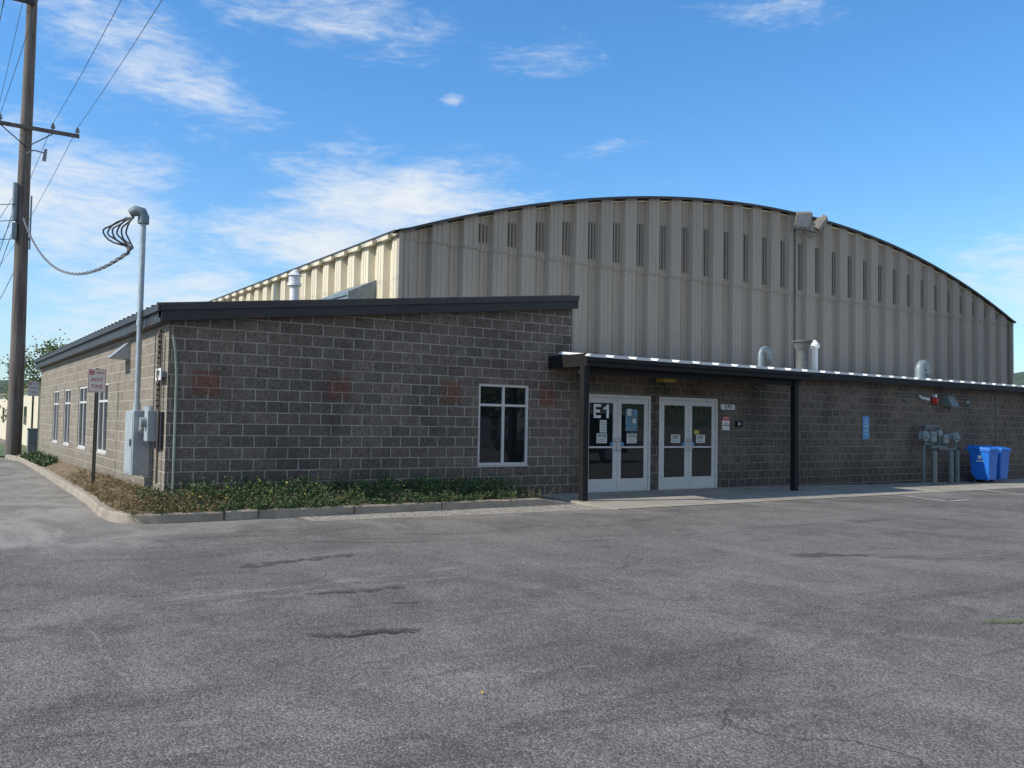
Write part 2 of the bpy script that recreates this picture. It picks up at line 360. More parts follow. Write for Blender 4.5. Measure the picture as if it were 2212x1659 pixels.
def kx(y):
    best=2.6
    for i in range(len(cp)-1):
        if (cp[i][1]-y)*(cp[i+1][1]-y)<=0 and cp[i][0]<2.95: 
            t=(y-cp[i][1])/((cp[i+1][1]-cp[i][1]) or 1); best=cp[i][0]+t*(cp[i+1][0]-cp[i][0])
    return best+.13
def soilz(x,y):
    tx=max(0,min(1,(x-kx(max(14.25,min(y,34))))/.55)); ty=max(0,min(1,(y-14.2)/.8))
    return .025+.2*min(tx,ty)*(1-.35*max(0,min(1,(x-6)/5)))+noise.noise(Vector((x*3,y*3,1)))*.03
V=[];Fc=[]; ny=160;nx=10
for j in range(ny+1):
    y=14.16+(36.5-14.16)*j/ny
    for i in range(nx+1):
        x0=kx(max(y,14.3)); x=x0+(3.45-x0)*i/nx; V.append((x,y,soilz(x,y)))
for j in range(ny):
    for i in range(nx): q=j*(nx+1)+i; Fc.append((q,q+1,q+nx+2,q+nx+1))
n0=len(V)
for j in range(9):
    y=14.16+(YF+.04-14.16)*j/8
    for i in range(76): 
        x=3.45+(10.95-3.45)*i/75; z=soilz(x,y); z=z if x<10.2 else z+(GZ+.02-z)*(x-10.2)/.75; V.append((x,y,z))
for j in range(8):
    for i in range(75): q=n0+j*76+i; Fc.append((q,q+1,q+77,q+76))
bed=empty('planting_bed'); mesh('soil',V,Fc,M['soil'],bed,True)
sheet('grass_verge',[(2.9,36.5),(9,36.5),(9,44),(-1,60),(-6,60),(1.5,40)],GZ+.05,M['grass'])
marks=empty('pavement_markings')
def strip(name,pts,wd,mat,z=GZ+.004,jit=.02,seg=.12,parent=marks):
    V=[];Fc=[]; P=[]
    for i in range(len(pts)-1):
        a=Vector(pts[i]);c=Vector(pts[i+1]); n=max(2,int((c-a).length/seg))
        for k in range(n): P.append(a.lerp(c,k/n))
    P.append(Vector(pts[-1]))
    for i,p in enumerate(P):
        d=(P[min(i+1,len(P)-1)]-P[max(i-1,0)]).normalized(); nn=Vector((-d.y,d.x)); o=random.uniform(-jit,jit); w2=wd/2*random.uniform(.5,1.3) if jit>0 else wd/2
        if jit>0: w2*=min(1,.25+min(i,len(P)-1-i)*.35)
        V.append((p.x+nn.x*(w2+o),p.y+nn.y*(w2+o),z)); V.append((p.x-nn.x*(w2-o),p.y-nn.y*(w2-o),z))
    for i in range(len(P)-1): Fc.append((2*i,2*i+1,2*i+3,2*i+2))
    return mesh(name,V,Fc,mat,parent)
strip('faded_line',[(1.32,7.80),(2.8,7.9),(4.69,8.0)],.20,M['fadepaint'],jit=.04)
strip('faded_line',[(1.5,8.15),(3.2,8.25),(5.3,8.5)],.15,M['fadepaint'],GZ+.005,jit=.04)
strip('faded_line',[(1.45,5.17),(2.5,4.97),(3.81,4.62)],.12,M['fadepaint'])
strip('faded_line',[(1.09,4.88),(1.42,4.8)],.2,M['fadepaint'],GZ+.006)
strip('light_crack',[(1.1,8.2),(1.12,7.0),(1.09,6.2),(1.15,5.36)],.03,M['crackl'],GZ+.007,.012)
strip('light_crack',[(6.58,12.5),(6.3,10),(5.85,8.1),(5.78,6.7),(5.92,5.6)],.035,M['crackl'],GZ+.006,.02)
strip('light_crack',[(5.7,3.65),(5.8,2.86)],.03,M['crackl'],GZ+.006,.02)
strip('light_crack',[(8.3,12.4),(7.9,9.2),(8.6,7.5)],.03,M['crackl'],GZ+.009,.02)
strip('dark_crack',[(2.5,6.28),(2.75,6.16),(2.95,6.17),(3.25,6.03)],.045,M['crackd'],GZ+.01,.03,.05)
strip('worn_patch',[(2.45,6.36),(3.3,6.12)],.16,M['patchd'],GZ+.009,.04,.06)
strip('dark_crack',[(3.5,7.14),(3.62,7.05),(3.82,7.04)],.035,M['crackd'],GZ+.01,.015,.04)
strip('worn_patch',[(3.0,7.85),(3.95,7.72)],.14,M['patchd'],GZ+.009,.03,.06)
strip('worn_patch',[(9.1,7.4),(10.1,6.88)],.3,M['patchd'],GZ+.009,.05,.08)
strip('worn_patch',[(2.9,9.6),(4.4,9.9)],.22,M['patchd'],GZ+.009,.05,.08)
strip('worn_patch',[(7.6,3.3),(8.6,2.9)],.3,M['patchd'],GZ+.009,.05,.08)
strip('dark_crack',[(2.3,11.5),(2.62,11.45)],.04,M['crackd'],GZ+.01,.02,.05)
strip('dark_crack',[(5.2,11.4),(6.6,11.0),(8.0,11.3),(9.6,10.7)],.02,M['crackd'],GZ+.01,.012,.1)
strip('dark_crack',[(1.3,10.9),(2.5,10.5),(3.7,10.7)],.02,M['crackd'],GZ+.0105,.012,.1)
strip('moss_patch',[(7.45,4.02),(7.9,3.8)],.16,M['moss'],GZ+.012,.03,.05)
strip('parking_stripe',[(20.1,13.6),(19.2,11.1)],.1,M['stripe'],GZ+.014,0)
strip('parking_stripe',[(19.22,11.05),(20.1,11.05)],.1,M['stripe'],GZ+.018,0)
strip('parking_stripe',[(24.2,13.6),(22.4,10.0)],.1,M['stripe'],GZ+.014,0)
strip('yellow_mark',[(3.9,12.05),(4.6,12.0)],.08,decal('faded_yellow_paint',(.38,.30,.12),.42,5,amount=.6),GZ+.008,.01)
mesh('fallen_leaf',[(2.818,4.49,GZ+.012),(2.83,4.478,GZ+.018),(2.845,4.49,GZ+.014),(2.83,4.503,GZ+.022)],[(0,1,2,3)],M['flower'])
# ------------------------------------------------------------ wall builder
def wall(name,u0,u1,v0,v1,ops,fn,mat,parent,depth=.12):
    us=sorted({u0,u1,*[o[0] for o in ops],*[o[1] for o in ops]}); vs=sorted({v0,v1,*[o[2] for o in ops],*[o[3] for o in ops]})
    b=MB()
    for i in range(len(us)-1):
        for j in range(len(vs)-1):
            cu=(us[i]+us[i+1])/2;cv_=(vs[j]+vs[j+1])/2
            if any(o[0]<cu<o[1] and o[2]<cv_<o[3] for o in ops): continue
            b.quad(fn(us[i],vs[j],0),fn(us[i+1],vs[j],0),fn(us[i+1],vs[j+1],0),fn(us[i],vs[j+1],0))
    for o in ops:
        a0,a1,c0,c1=o
        b.quad(fn(a0,c0,0),fn(a0,c1,0),fn(a0,c1,depth),fn(a0,c0,depth)); b.quad(fn(a1,c0,0),fn(a1,c1,0),fn(a1,c1,depth),fn(a1,c0,depth))
        b.quad(fn(a0,c0,0),fn(a1,c0,0),fn(a1,c0,depth),fn(a0,c0,depth)); b.quad(fn(a0,c1,0),fn(a1,c1,0),fn(a1,c1,depth),fn(a0,c1,depth))
    return b.make(name,mat,parent)
fF=lambda u,v,d:(u,YF+d,v)
fL=lambda u,v,d:(XC+d,u,v)
bld=empty('concrete_block_annex')
roofz=lambda x:3.34+.1087*(x-3.09)
WIN=(9.46,10.71,.63,2.31)
wall('front_wall',XC,XR,-.15,3.0,[WIN],fF,M['blkF'],bld)
b=MB(); b.quad((XC,YF,3.0),(XR,YF,3.0),(XR,YF,roofz(XR)-.2),(XC,YF,roofz(XC)-.2)); b.make('front_gable',M['blkF'],bld)
wall('entrance_wall',XR,40,-.15,3.0,[(12.18,14.18,-.02,2.19),(14.45,16.41,-.02,2.19)],fF,M['blkA'],bld,.1)
b=MB(); b.quad((XR,YF,2.7),(XR,YF+9,2.7),(XR,YF+9,roofz(XR)-.1),(XR,YF,roofz(XR)-.1)); b.make('upper_side_wall',M['blkL'],bld)
LW=[(20.95,22.25,.69,2.25),(23.9,25.25,.69,2.25),(26.75,28.0,.69,2.25),(29.2,30.45,.69,2.25)]
wall('side_wall',YF,34.0,-.15,3.3,LW,fL,M['blkL'],bld)
b=MB(); b.quad((XC,34,-.1),(XR,34,-.1),(XR,34,4.2),(XC,34,3.2)); b.make('back_wall',M['blkF'],bld)
b=MB()
for i in range(4):
    x=4.02+2.393*i; b.box(x-.22,x+.22,YF-.004,YF+.02,1.9,2.31)
b.make('red_accent_blocks',M['blkRed'],bld)
def window(name,u0,u1,v0,v1,fn,d=.06,tr=.74,parent=bld):
    e=MB(); g=MB(); fw=.055
    def bx(a0,a1,c0,c1,d0,d1,bb):
        P=[fn(a,c,dd) for a in (a0,a1) for c in (c0,c1) for dd in (d0,d1)]
        bb.box(min(p[0] for p in P),max(p[0] for p in P),min(p[1] for p in P),max(p[1] for p in P),min(p[2] for p in P),max(p[2] for p in P))
    um=(u0+u1)/2; vt=v0+(v1-v0)*tr
    bx(u0,u0+fw,v0,v1,.02,.1,e);bx(u1-fw,u1,v0,v1,.02,.1,e);bx(u0+fw,u1-fw,v0,v0+fw,.018,.1,e);bx(u0+fw,u1-fw,v1-fw,v1,.018,.1,e)
    bx(um-.028,um+.028,v0+fw,v1-fw,.024,.1,e); bx(u0+fw,um-.028,vt-.025,vt+.025,.028,.1,e); bx(um+.028,u1-fw,vt-.025,vt+.025,.028,.1,e)
    e.make(name+'_frame',M['white'],parent,bevel=.004)
    bx(u0+.01,u1-.01,v0+.01,v1-.01,d,d+.01,g); g.make(name+'_glass',M['glass'],parent)
    s=MB(); bx(u0-.01,u1+.01,v0-.025,v0-.003,-.012,.02,s); s.make(name+'_sill',M['white'],parent)
window('front_window',*WIN,fF)
for i,o in enumerate(LW): window('side_window',*o,fL)
xa,xb=3.22,XR+.03
def slab(b,y0,y1,zt,th,x0=xa,x1=xb):
    n=len(b.V)
    for y in (y0,y1):
        b.V+=[(x0,y,roofz(x0)+zt-th),(x1,y,roofz(x1)+zt-th),(x1,y,roofz(x1)+zt),(x0,y,roofz(x0)+zt)]
    for f in [(0,1,2,3),(7,6,5,4),(0,4,5,1),(1,5,6,2),(2,6,7,3),(3,7,4,0)]: b.F.append(tuple(n+i for i in f))
b=MB(); slab(b,YF-.18,34.3,0,.06); b.make('shed_roof',M['roofdk'],bld)
b=MB(); slab(b,YF-.215,YF-.18,.02,.11); b.make('rake_trim',M['roofdk'],bld)
b=MB(); slab(b,YF-.18,YF-.1,-.062,.2); slab(b,YF-.1,YF+.02,-.10,.1); b.make('rake_fascia',M['bronze'],bld)
b=MB(); b.box(xa-.06,xa,YF-.2,34.3,roofz(xa)-.1,roofz(xa)+.0); b.box(xa,XC+.02,YF-.16,34.2,roofz(xa)-.27,roofz(xa)-.064); b.make('eave_gutter',M['bronze'],bld)
b=MB()
y=YF-.05
while y<34.2:
    n=len(b.V); x0,x1=xa-.05,XR-.1
    for dx,zz in ((x0,roofz(x0)),(x1,roofz(x1))):
        b.V+=[(dx,y-.05,zz+.002),(dx,y-.02,zz+.05),(dx,y+.02,zz+.05),(dx,y+.05,zz+.002)]
    b.F+=[(n,n+4,n+5,n+1),(n+1,n+5,n+6,n+2),(n+2,n+6,n+7,n+3),(n,n+1,n+2,n+3)]; y+=.42
b.make('roof_ribs',M['roofdk'],bld)
b=MB(); vx,vy=9.0,25.06; b.cyl((vx,vy,3.9),(vx,vy,5.5),.13); b.cyl((vx,vy,5.42),(vx,vy,5.5),.2,.2); b.cyl((vx,vy,5.5),(vx,vy,5.72),.17,.17); b.cyl((vx,vy,5.72),(vx,vy,5.9),.22,.03); b.make('roof_vent_stack',M['whitep'],bld,True)
az_=lambda y:3.0+.1*(y-15.06)
def roofsheet(name,x0,x1,y0,y1,pitch,mat):
    b=MB(); x=x0
    while x<x1:
        n=len(b.V); P=[(0,0),(.05,.05),(.42,.05),(.47,0),(pitch,0)]
        for dx,dz in P:
            for yy in (y0,y1): b.V.append((min(x+dx,x1),yy,az_(yy)+dz))
        for i in range(len(P)-1): b.F.append((n+2*i,n+2*i+2,n+2*i+3,n+2*i+1))
        m_=len(b.V); b.V+=[(min(x+.0,x1),y0,az_(y0)-.012),(min(x+.47,x1),y0,az_(y0)-.012)]
        b.F.append((n,m_,m_+1,n+6,n+4,n+2))
        x+=pitch
    return b.make(name,mat,bld)
CX0,CX1,CY=11.2,18.3,14.02
roofsheet('canopy_roof',CX0,CX1,CY-.06,15.0,.62,M['galvroof'])
roofsheet('annex_roof',CX1-.05,40,15.0,YH-.05,.62,M['galvroof'])
roofsheet('annex_roof_back',XR,CX1-.05,15.0,YH-.05,.62,M['galvroof'])
b=MB(); zc=az_(CY); b.box(CX0,CX1,CY,CY+.08,zc-.2,zc-.014); b.box(CX0,CX0+.08,CY+.08,YF-.005,zc-.2,zc+.06); b.box(CX1-.08,CX1,CY+.08,YF-.005,zc-.2,zc+.06)
b.box(CX0-.05,CX1,CY-.05,CY-.002,zc-.1,zc-.02)
b.box(CX0+.08,CX1-.08,14.0+.28,14.42,zc-.34,zc-.16)
b.make('canopy_fascia',M['black'],bld)
b=MB(); b.box(CX0+.08,CX1-.08,CY+.08,YF-.01,zc-.155,zc-.10); b.make('canopy_soffit',M['soffit'],bld)
b=MB(); b.box(CX1,40,15.02,15.1,2.82,2.985); b.box(CX1,40,15.1,YF-.003,2.84,2.9); b.make('annex_fascia',M['black'],bld)
b=MB()
for x,y in ((11.22,14.12),(18.0,14.30)):
    b.box(x-.07,x+.07,y-.07,y+.07,-.07,zc-.2)
    b.box(x-.10,x+.10,y-.10,y+.10,-.075,-.055)
b.make('canopy_posts',M['black'],bld,bevel=.006)
boxo('soffit_lamp',14.2,14.6,14.95,15.2,2.52,2.62,M['yellow'],bld,.01)
def doorpair(x0,x1,idx):
    fr=MB(); lf=MB(); gl=MB(); hw=MB(); zt=2.19
    fr.box(x0,x0+.06,YF-.01,YF+.09,0,zt); fr.box(x1-.06,x1,YF-.01,YF+.09,0,zt); fr.box(x0+.06,x1-.06,YF-.012,YF+.09,zt-.07,zt)
    fr.box(x0+.06,x1-.06,YF+.0,YF+.09,-.005,.012)
    xm=(x0+x1)/2
    for a,c in ((x0+.065,xm-.004),(xm+.004,x1-.065)):
        s=.115; z0,z1=.016,zt-.075; ya,yb=YF+.012,YF+.06
        lf.box(a,a+s,ya,yb,z0,z1); lf.box(c-s,c,ya,yb,z0,z1); lf.box(a+s,c-s,ya+.001,yb,z1-.12,z1); lf.box(a+s,c-s,ya+.001,yb,z0,z0+.27)
        gl.box(a+s-.01,c-s+.01,YF+.035,YF+.045,z0+.26,z1-.11)
        lf.box(a+s,c-s,YF+.028,YF+.034,.98,1.02)
    for px in (xm-.06,xm+.06):
        hw.tube([(px,YF+.012,.92),(px,YF-.05,.93),(px,YF-.055,1.02),(px,YF-.05,1.12),(px,YF+.012,1.13)],.011,8)
        hw.box(px-.03,px+.03,YF+.004,YF+.012,1.14,1.22)
    for px in (x0+.06,x1-.06):
        for z in (.3,1.1,1.9): hw.cyl((px,YF+.0,z-.05),(px,YF+.0,z+.05),.012,seg=8)
    fr.make('door_frame',M['white'],bld,bevel=.004); lf.make('door_leaves',M['white'],bld,bevel=.005); gl.make('door_glass',M['glass'],bld); hw.make('door_hardware',M['galv'],bld,True)
doorpair(12.18,14.18,0); doorpair(14.45,16.41,1)
def text(s,x,y,z,size,mat,parent,rot=(rad(90),0,0),name='lettering',align='CENTER',ext=.001,sx=1,off=.012):
    c=D.curves.new(name,'FONT'); c.body=s; c.size=size; c.align_x=align; c.align_y='CENTER'; c.extrude=ext; c.offset=size*off
    c.materials.append(mat); o=D.objects.new(name,c); link(o,parent); o.location=(x,y,z); o.rotation_euler=rot; o.scale=(sx,1,1); return o
M['tdark']=simple('text_dark',(.03,.03,.03),.6); M['twhite']=simple('text_white',(.75,.75,.73),.5); M['tgreen']=simple('text_green',(.04,.16,.12),.6)
gy=YF+.032
# large E1 cut-vinyl characters on the glass
yv=YF+.030; zt_,zb_=1.965,1.655
V=[];Fc=[]
def poly(pts):
    n=len(V); V.extend([(x,yv,z) for x,z in pts]); Fc.append(tuple(range(n,n+len(pts))))
ex=12.50; t=.06
poly([(ex,zb_),(ex+.21,zb_),(ex+.21,zb_+t),(ex+t,zb_+t),(ex+t,(zt_+zb_)/2-t/2),(ex+.18,(zt_+zb_)/2-t/2),(ex+.18,(zt_+zb_)/2+t/2),(ex+t,(zt_+zb_)/2+t/2),(ex+t,zt_-t),(ex+.21,zt_-t),(ex+.21,zt_),(ex,zt_)])
ox=12.80
poly([(ox+.07,zb_),(ox+.14,zb_),(ox+.14,zt_),(ox+.085,zt_),(ox+.055,zt_-.045),(ox-.02,zt_-.075),(ox-.02,zt_-.13),(ox+.07,zt_-.10)])
mesh('lettering_E1',V,Fc,M['twhite'],bld)
def notice(x,z,w_,h_,mat=M['paper'],name='door_notice',dy=0): boxo(name,x-w_/2,x+w_/2,gy-.003-dy,gy-dy,z-h_/2,z+h_/2,mat,bld)
notice(12.78,1.47,.2,.28) 
for i in range(5): notice(12.78,1.56-i*.045,.15,.012,M['poster'],'notice_line',.004)
for x,s in ((12.74,'ENTER'),(13.63,'ENTER')):
    notice(x,1.2,.30,.22); text(s,x,gy-.006,1.25,.10,M['tgreen'],bld,sx=.85)
    for k in range(2): boxo('notice_line',x-.1,x+.1,gy-.0055,gy-.0035,1.16-k*.04,1.175-k*.04,M['poster'],bld)
notice(13.62,1.62,.36,.5,M['poster'],'door_poster'); notice(13.55,1.80,.12,.16,dy=.004); notice(13.7,1.6,.1,.1,dy=.004)
for x,s in ((15.02,'EXIT'),(15.86,'EXIT')):
    notice(x,1.2,.30,.2); text(s,x,gy-.006,1.23,.12,M['tdark'],bld,sx=.85); boxo('notice_line',x-.1,x+.1,gy-.0055,gy-.0035,1.13,1.15,M['poster'],bld)
for x in (13.02,13.36,15.26,15.6): notice(x,1.07,.07,.07,M['ada'],'access_sticker',.006)
notice(15.72,1.36,.16,.1,M['yellow'],'yellow_sticker')
def plate(name,x0,x1,z0,z1,mat,th=.012,parent=None,bev=.01): return boxo(name,x0,x1,YF-th,YF+.001,z0,z1,mat,parent,bev)
e=empty('address_sign'); plate('plate',16.52,17.02,1.93,2.06,M['signw'],.015,e); text('670',16.77,YF-.017,1.995,.13,M['tdark'],e,sx=1.3)
e=empty('warning_sign')
cx,cz=16.70,1.64
ring=[(cx+.15*math.cos(rad(22.5+45*i)),cz+.15*math.sin(rad(22.5+45*i))) for i in range(8)]
V=[(x,YF-.012,z) for x,z in ring]+[(x,YF,z) for x,z in ring]
mesh('octagon',V,[tuple(range(8))[::-1]]+[(i,(i+1)%8,(i+1)%8+8,i+8) for i in range(8)],M['signred'],e)
boxo('panel',16.57,16.83,YF-.014,YF,1.42,1.66,M['signw'],e)
text('NOTICE',16.70,YF-.014,1.72,.055,M['twhite'],e); text('NO\nWEAPONS',16.70,YF-.017,1.56,.05,M['tdark'],e)
e=empty('door_intercom'); boxo('body',17.07,17.27,YF-.06,YF,1.52,1.64,M['dark'],e,.01); boxo('backplate',17.04,17.30,YF-.01,YF+.001,1.49,1.67,M['dark'],e); boxo('face',17.10,17.15,YF-.064,YF-.058,1.55,1.61,M['signw'],e)
e=empty('accessible_parking_sign'); plate('plate',22.3,22.6,1.22,1.87,M['ada'],.01,e)
b=MB(); px,pz=22.44,1.66; yy=YF-.014
b.cyl((px,yy,pz+.11),(px,yy+.003,pz+.11),.022,seg=12)
b.tube([(px,yy,pz+.08),(px+.005,yy,pz),(px+.06,yy,pz-.005),(px+.085,yy,pz-.09),(px+.11,yy,pz-.08)],.008,6)
b.tube([(px-.0+.07*math.cos(rad(t)),yy,pz-.03+.07*math.sin(rad(t))) for t in range(120,375,15)],.007,6)
b.make('wheelchair_symbol',M['twhite'],e)
text('PARKING',22.45,YF-.013,1.45,.06,M['twhite'],e); text('VAN',22.45,YF-.013,1.35,.06,M['twhite'],e)
e=empty('security_camera'); boxo('mount',25.05,25.13,YF-.06,YF,2.48,2.56,M['whitep'],e)
b=MB(); b.cyl((25.09,YF-.05,2.48),(25.25,YF-.25,2.42),.045,.045); b.make('body',M['whitep'],e,True)
e=empty('security_camera'); boxo('mount',24.25,24.33,YF-.05,YF,2.36,2.44,M['galvg'],e); b=MB(); b.cyl((24.29,YF-.04,2.39),(24.36,YF-.16,2.35),.035); b.make('body',M['galvg'],e,True)
e=empty('fire_alarm_bell'); boxo('back_box',25.74,25.98,YF-.08,YF,2.3,2.5,M['redalarm'],e,.015); b=MB(); b.cyl((25.86,YF-.08,2.4),(25.86,YF-.14,2.4),.09,.06); b.make('gong',M['redalarm'],e,True); boxo('strobe',25.8,25.92,YF-.1,YF,2.51,2.6,M['signw'],e)
e=empty('wall_pack_light')
V=[(26.4,YF,2.25),(26.85,YF,2.25),(26.85,YF,2.58),(26.4,YF,2.58),(26.42,YF-.28,2.25),(26.83,YF-.28,2.25),(26.83,YF-.12,2.58),(26.42,YF-.12,2.58)]
mesh('housing',V,[(0,1,5,4),(4,5,6,7),(7,6,2,3),(0,4,7,3),(1,2,6,5)],M['gaspipe'],e); boxo('lens',26.5,26.75,YF-.24,YF-.05,2.235,2.252,M['lens'],e)
e=empty('motion_sensor'); boxo('base',27.66,27.82,YF-.05,YF,2.32,2.46,M['galvg'],e,.01); b=MB(); b.cyl((27.74,YF-.05,2.34),(27.74,YF-.15,2.3),.04); b.make('head',M['galvg'],e,True)
e=empty('conduit_run'); b=MB(); b.tube([(23.9,YF-.03,2.52),(28.6,YF-.03,2.52)],.012,6); b.tube([(25.86,YF-.03,2.52),(25.86,YF-.03,2.6)],.012,6); b.tube([(17.7,YF-.04,2.55),(17.9,YF-.04,2.5),(17.95,YF-.04,2.25)],.02,6); b.tube([(29.5,YF-.03,0),(29.5,YF-.03,2.7)],.015,6); b.make('pipes',M['gaspipe'],e)
e=empty('gas_meter_set'); b=MB(); y0=15.0
b.tube([(24.75,y0,-.05),(24.75,y0,1.0),(24.8,y0,1.1),(25.2,y0,1.1)],.035,10)
b.tube([(25.2,y0,1.55),(24.85,y0,1.55),(24.8,y0,1.45),(24.8,y0,1.1)],.03,10)
b.tube([(24.8,y0,1.62),(25.5,y0,1.62),(25.55,y0,1.55),(25.55,y0,1.0),(25.6,y0,.93),(26.4,y0,.93),(26.45,y0,1.0),(26.45,y0,1.25),(26.7,y0,1.25)],.032,10)
b.tube([(25.1,y0,1.0),(25.9,y0,1.0)],.05,10); b.tube([(26.1,y0,.93),(26.1,y0,-.05)],.03,10); b.tube([(25.2,y0,1.62),(25.2,YF,1.62)],.03,8)
b.make('pipework',M['gaspipe'],e,True)
b=MB(); b.box(24.98,25.24,y0-.13,y0+.1,1.14,1.46); b.box(25.66,25.9,y0-.13,y0+.1,1.1,1.38); b.make('meters',M['gasmeter'],e,bevel=.04)
b=MB(); 
for cx,cz in ((24.72,1.32),(26.35,1.3)): b.cyl((cx,y0-.1,cz),(cx,y0+.06,cz),.15,.15,24); b.cyl((cx,y0-.16,cz),(cx,y0-.1,cz),.07,.09,16)
b.cyl((25.45,y0-.12,1.42),(25.45,y0-.02,1.42),.1)
b.make('regulators',M['gasmeter'],e,True)
b=MB(); b.cyl((25.12,y0-.15,1.36),(25.12,y0-.13,1.36),.05); b.cyl((25.78,y0-.15,1.28),(25.78,y0-.13,1.28),.05); b.make('dials',M['lens'],e)
for x,y in ((24.55,14.55),(25.5,14.6),(26.45,14.95)):
    e=empty('bollard'); b=MB(); b.cyl((x,y,GZ),(x,y,.86),.075,seg=20,caps=False); b.make('pipe',M['bollard'],e,True)
    b=MB(); b.cyl((x,y,.86),(x,y,.90),.075,.045,20); b.make('cap',M['bollard'],e,True)
def bin_(x0,y0,w_=.58,dp=.72):
    e=empty('recycling_bin'); b=MB(); zb,zt=GZ+.1,.93
    n=len(b.V); s=.07
    b.V+=[(x0+s,y0+s,zb),(x0+w_-s,y0+s,zb),(x0+w_-s,y0+dp-.12,zb),(x0+s,y0+dp-.12,zb),(x0+.02,y0+.02,zt),(x0+w_-.02,y0+.02,zt),(x0+w_-.02,y0+dp-.05,zt),(x0+.02,y0+dp-.05,zt)]
    for f in [(0,3,2,1),(4,5,6,7),(0,1,5,4),(1,2,6,5),(2,3,7,6),(3,0,4,7)]: b.F.append(tuple(n+i for i in f))
    b.make('body',M['blue'],e,bevel=.03)
    b=MB(); b.box(x0,x0+w_,y0,y0+dp-.03,zt-.06,zt); b.make('rim',M['blue'],e,bevel=.015)
    b=MB(); 
    V=[(x0-.01,y0-.03,zt+.005),(x0+w_+.01,y0-.03,zt+.005),(x0+w_+.01,y0+dp,zt+.005),(x0-.01,y0+dp,zt+.005),(x0+.02,y0+.02,zt+.06),(x0+w_-.02,y0+.02,zt+.06),(x0+w_-.02,y0+dp-.04,zt+.13),(x0+.02,y0+dp-.04,zt+.13)]
    b.V=V; b.F=[(0,3,2,1),(4,5,6,7),(0,1,5,4),(1,2,6,5),(2,3,7,6),(3,0,4,7)]; b.make('lid',M['blue'],e,bevel=.02)
    b=MB(); b.tube([(x0+.05,y0+dp+.06,zt+.02),(x0+w_-.05,y0+dp+.06,zt+.02)],.018,8); b.tube([(x0+.06,y0+dp-.06,zt),(x0+.06,y0+dp+.06,zt+.02)],.015,8); b.tube([(x0+w_-.06,y0+dp-.06,zt),(x0+w_-.06,y0+dp+.06,zt+.02)],.015,8); b.make('handle',M['blue'],e)
    b=MB(); 
    for xx in (x0+.0,x0+w_-.06): b.cyl((xx,y0+dp-.1,GZ+.13),(xx+.06,y0+dp-.1,GZ+.13),.13,seg=20)
    b.make('wheels',M['tyre'],e,True)
    cy=y0+dp/2-.04
    b=MB(); b.cyl((x0+.028,cy,.70),(x0+.06,cy,.70),.06,seg=16); b.box(x0+.030,x0+.06,cy-.11,cy+.11,.57,.60); b.make('printed_mark',M['twhite'],e)
bin_(26.92,14.2); bin_(27.64,14.22)
# ------------------------------------------------------------ hall
hall=empty('arched_metal_hall')
HW=(XH2-XR)/2; XM=(XH2+XR)/2; RR=(HW*HW+RISE*RISE)/(2*RISE)
def arc(x): 
    dx=x-XM; return ZE+math.sqrt(max(0,RR*RR-dx*dx))-(RR-RISE)
NM=32; P_=(XH2-XR)/NM
prof=[(0,0),(.16,0),(.175,-.018),(.205,-.018),(.22,0),(.33,0),(.345,-.018),(.375,-.018),(.39,0),(.52,0),(.60,.19),(.72,.19),(.735,.17),(.765,.17),(.78,.19),(.88,.19),(.895,.17),(.925,.17),(.94,.19),(1.041,.19),(1.121,0)]
def facade(z0f,z1f,off,name,mat):
    pts=[]
    for i in range(NM):
        for (dx,dy) in prof[:-1]: pts.append((XR+i*P_+dx*P_/1.121,dy))
    pts.append((XH2,0))
    V=[];Fc=[]
    for x,dy in pts: V.append((x,YH+dy+off,z0f(x))); V.append((x,YH+dy+off,z1f(x)))
    for i in range(len(pts)-1): Fc.append((2*i,2*i+2,2*i+3,2*i+1))
    return mesh(name,V,Fc,mat,hall)
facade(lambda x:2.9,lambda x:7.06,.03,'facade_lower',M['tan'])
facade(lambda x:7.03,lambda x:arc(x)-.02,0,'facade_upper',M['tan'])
b=MB()
for i in range(2,NM-1):
    xc=XR+i*P_+.82*P_/1.121; zt=7.3+.62*(arc(xc)-7.3)
    if zt-7.3<.25: continue
    for k in (-.125,0,.125): b.box(xc+k-.02,xc+k+.02,YH+.145,YH+.185,7.3,zt)
b.make('louvre_slots',M['slot'],hall)
b=MB()
for i in range(NM+1):
    for dx in (.03,.49):
        x=XR+i*P_+dx
        if x>XH2-.02: continue
        z=3.6; top=arc(x)-.2
        while z<top:
            o=.03 if z<7.03 else 0
            b.quad((x-.014,YH+o-.004,z-.014),(x+.014,YH+o-.004,z-.014),(x+.014,YH+o-.004,z+.014),(x-.014,YH+o-.004,z+.014)); z+=.23
x=XR+.1
while x<XH2-.1:
    u=((x-XR)%P_)*1.121/P_
    if u<.5: b.quad((x-.014,YH-.004,7.08),(x+.014,YH-.004,7.08),(x+.014,YH-.004,7.11),(x-.014,YH-.004,7.11))
    x+=.12
b.make('rivets',M['slot'],hall)
YE=64.0
def side(x0,sgn,name,mat):
    n=int((YE-YH)/1.121); V=[];Fc=[];pts=[]
    for i in range(n):
        for dx,dy in prof[:-1]: pts.append((YH+i*1.121+dx,dy*1.1))
    pts.append((YH+n*1.121,0))
    for y,d in pts: V.append((x0+sgn*d,y,2.9)); V.append((x0+sgn*d,y,ZE-.02))
    for i in range(len(pts)-1): Fc.append((2*i,2*i+2,2*i+3,2*i+1))
    mesh(name,V,Fc,mat,hall)
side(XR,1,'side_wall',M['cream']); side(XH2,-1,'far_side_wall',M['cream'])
V=[(XH2,YE-.5,2.9),(XR,YE-.5,2.9)]+[(XR+(XH2-XR)*i/24,YE-.5,arc(XR+(XH2-XR)*i/24)-.15) for i in range(25)]
mesh('back_wall',V,[tuple(range(len(V)))],M['cream'],hall)
V=[];Fc=[]; NA=48
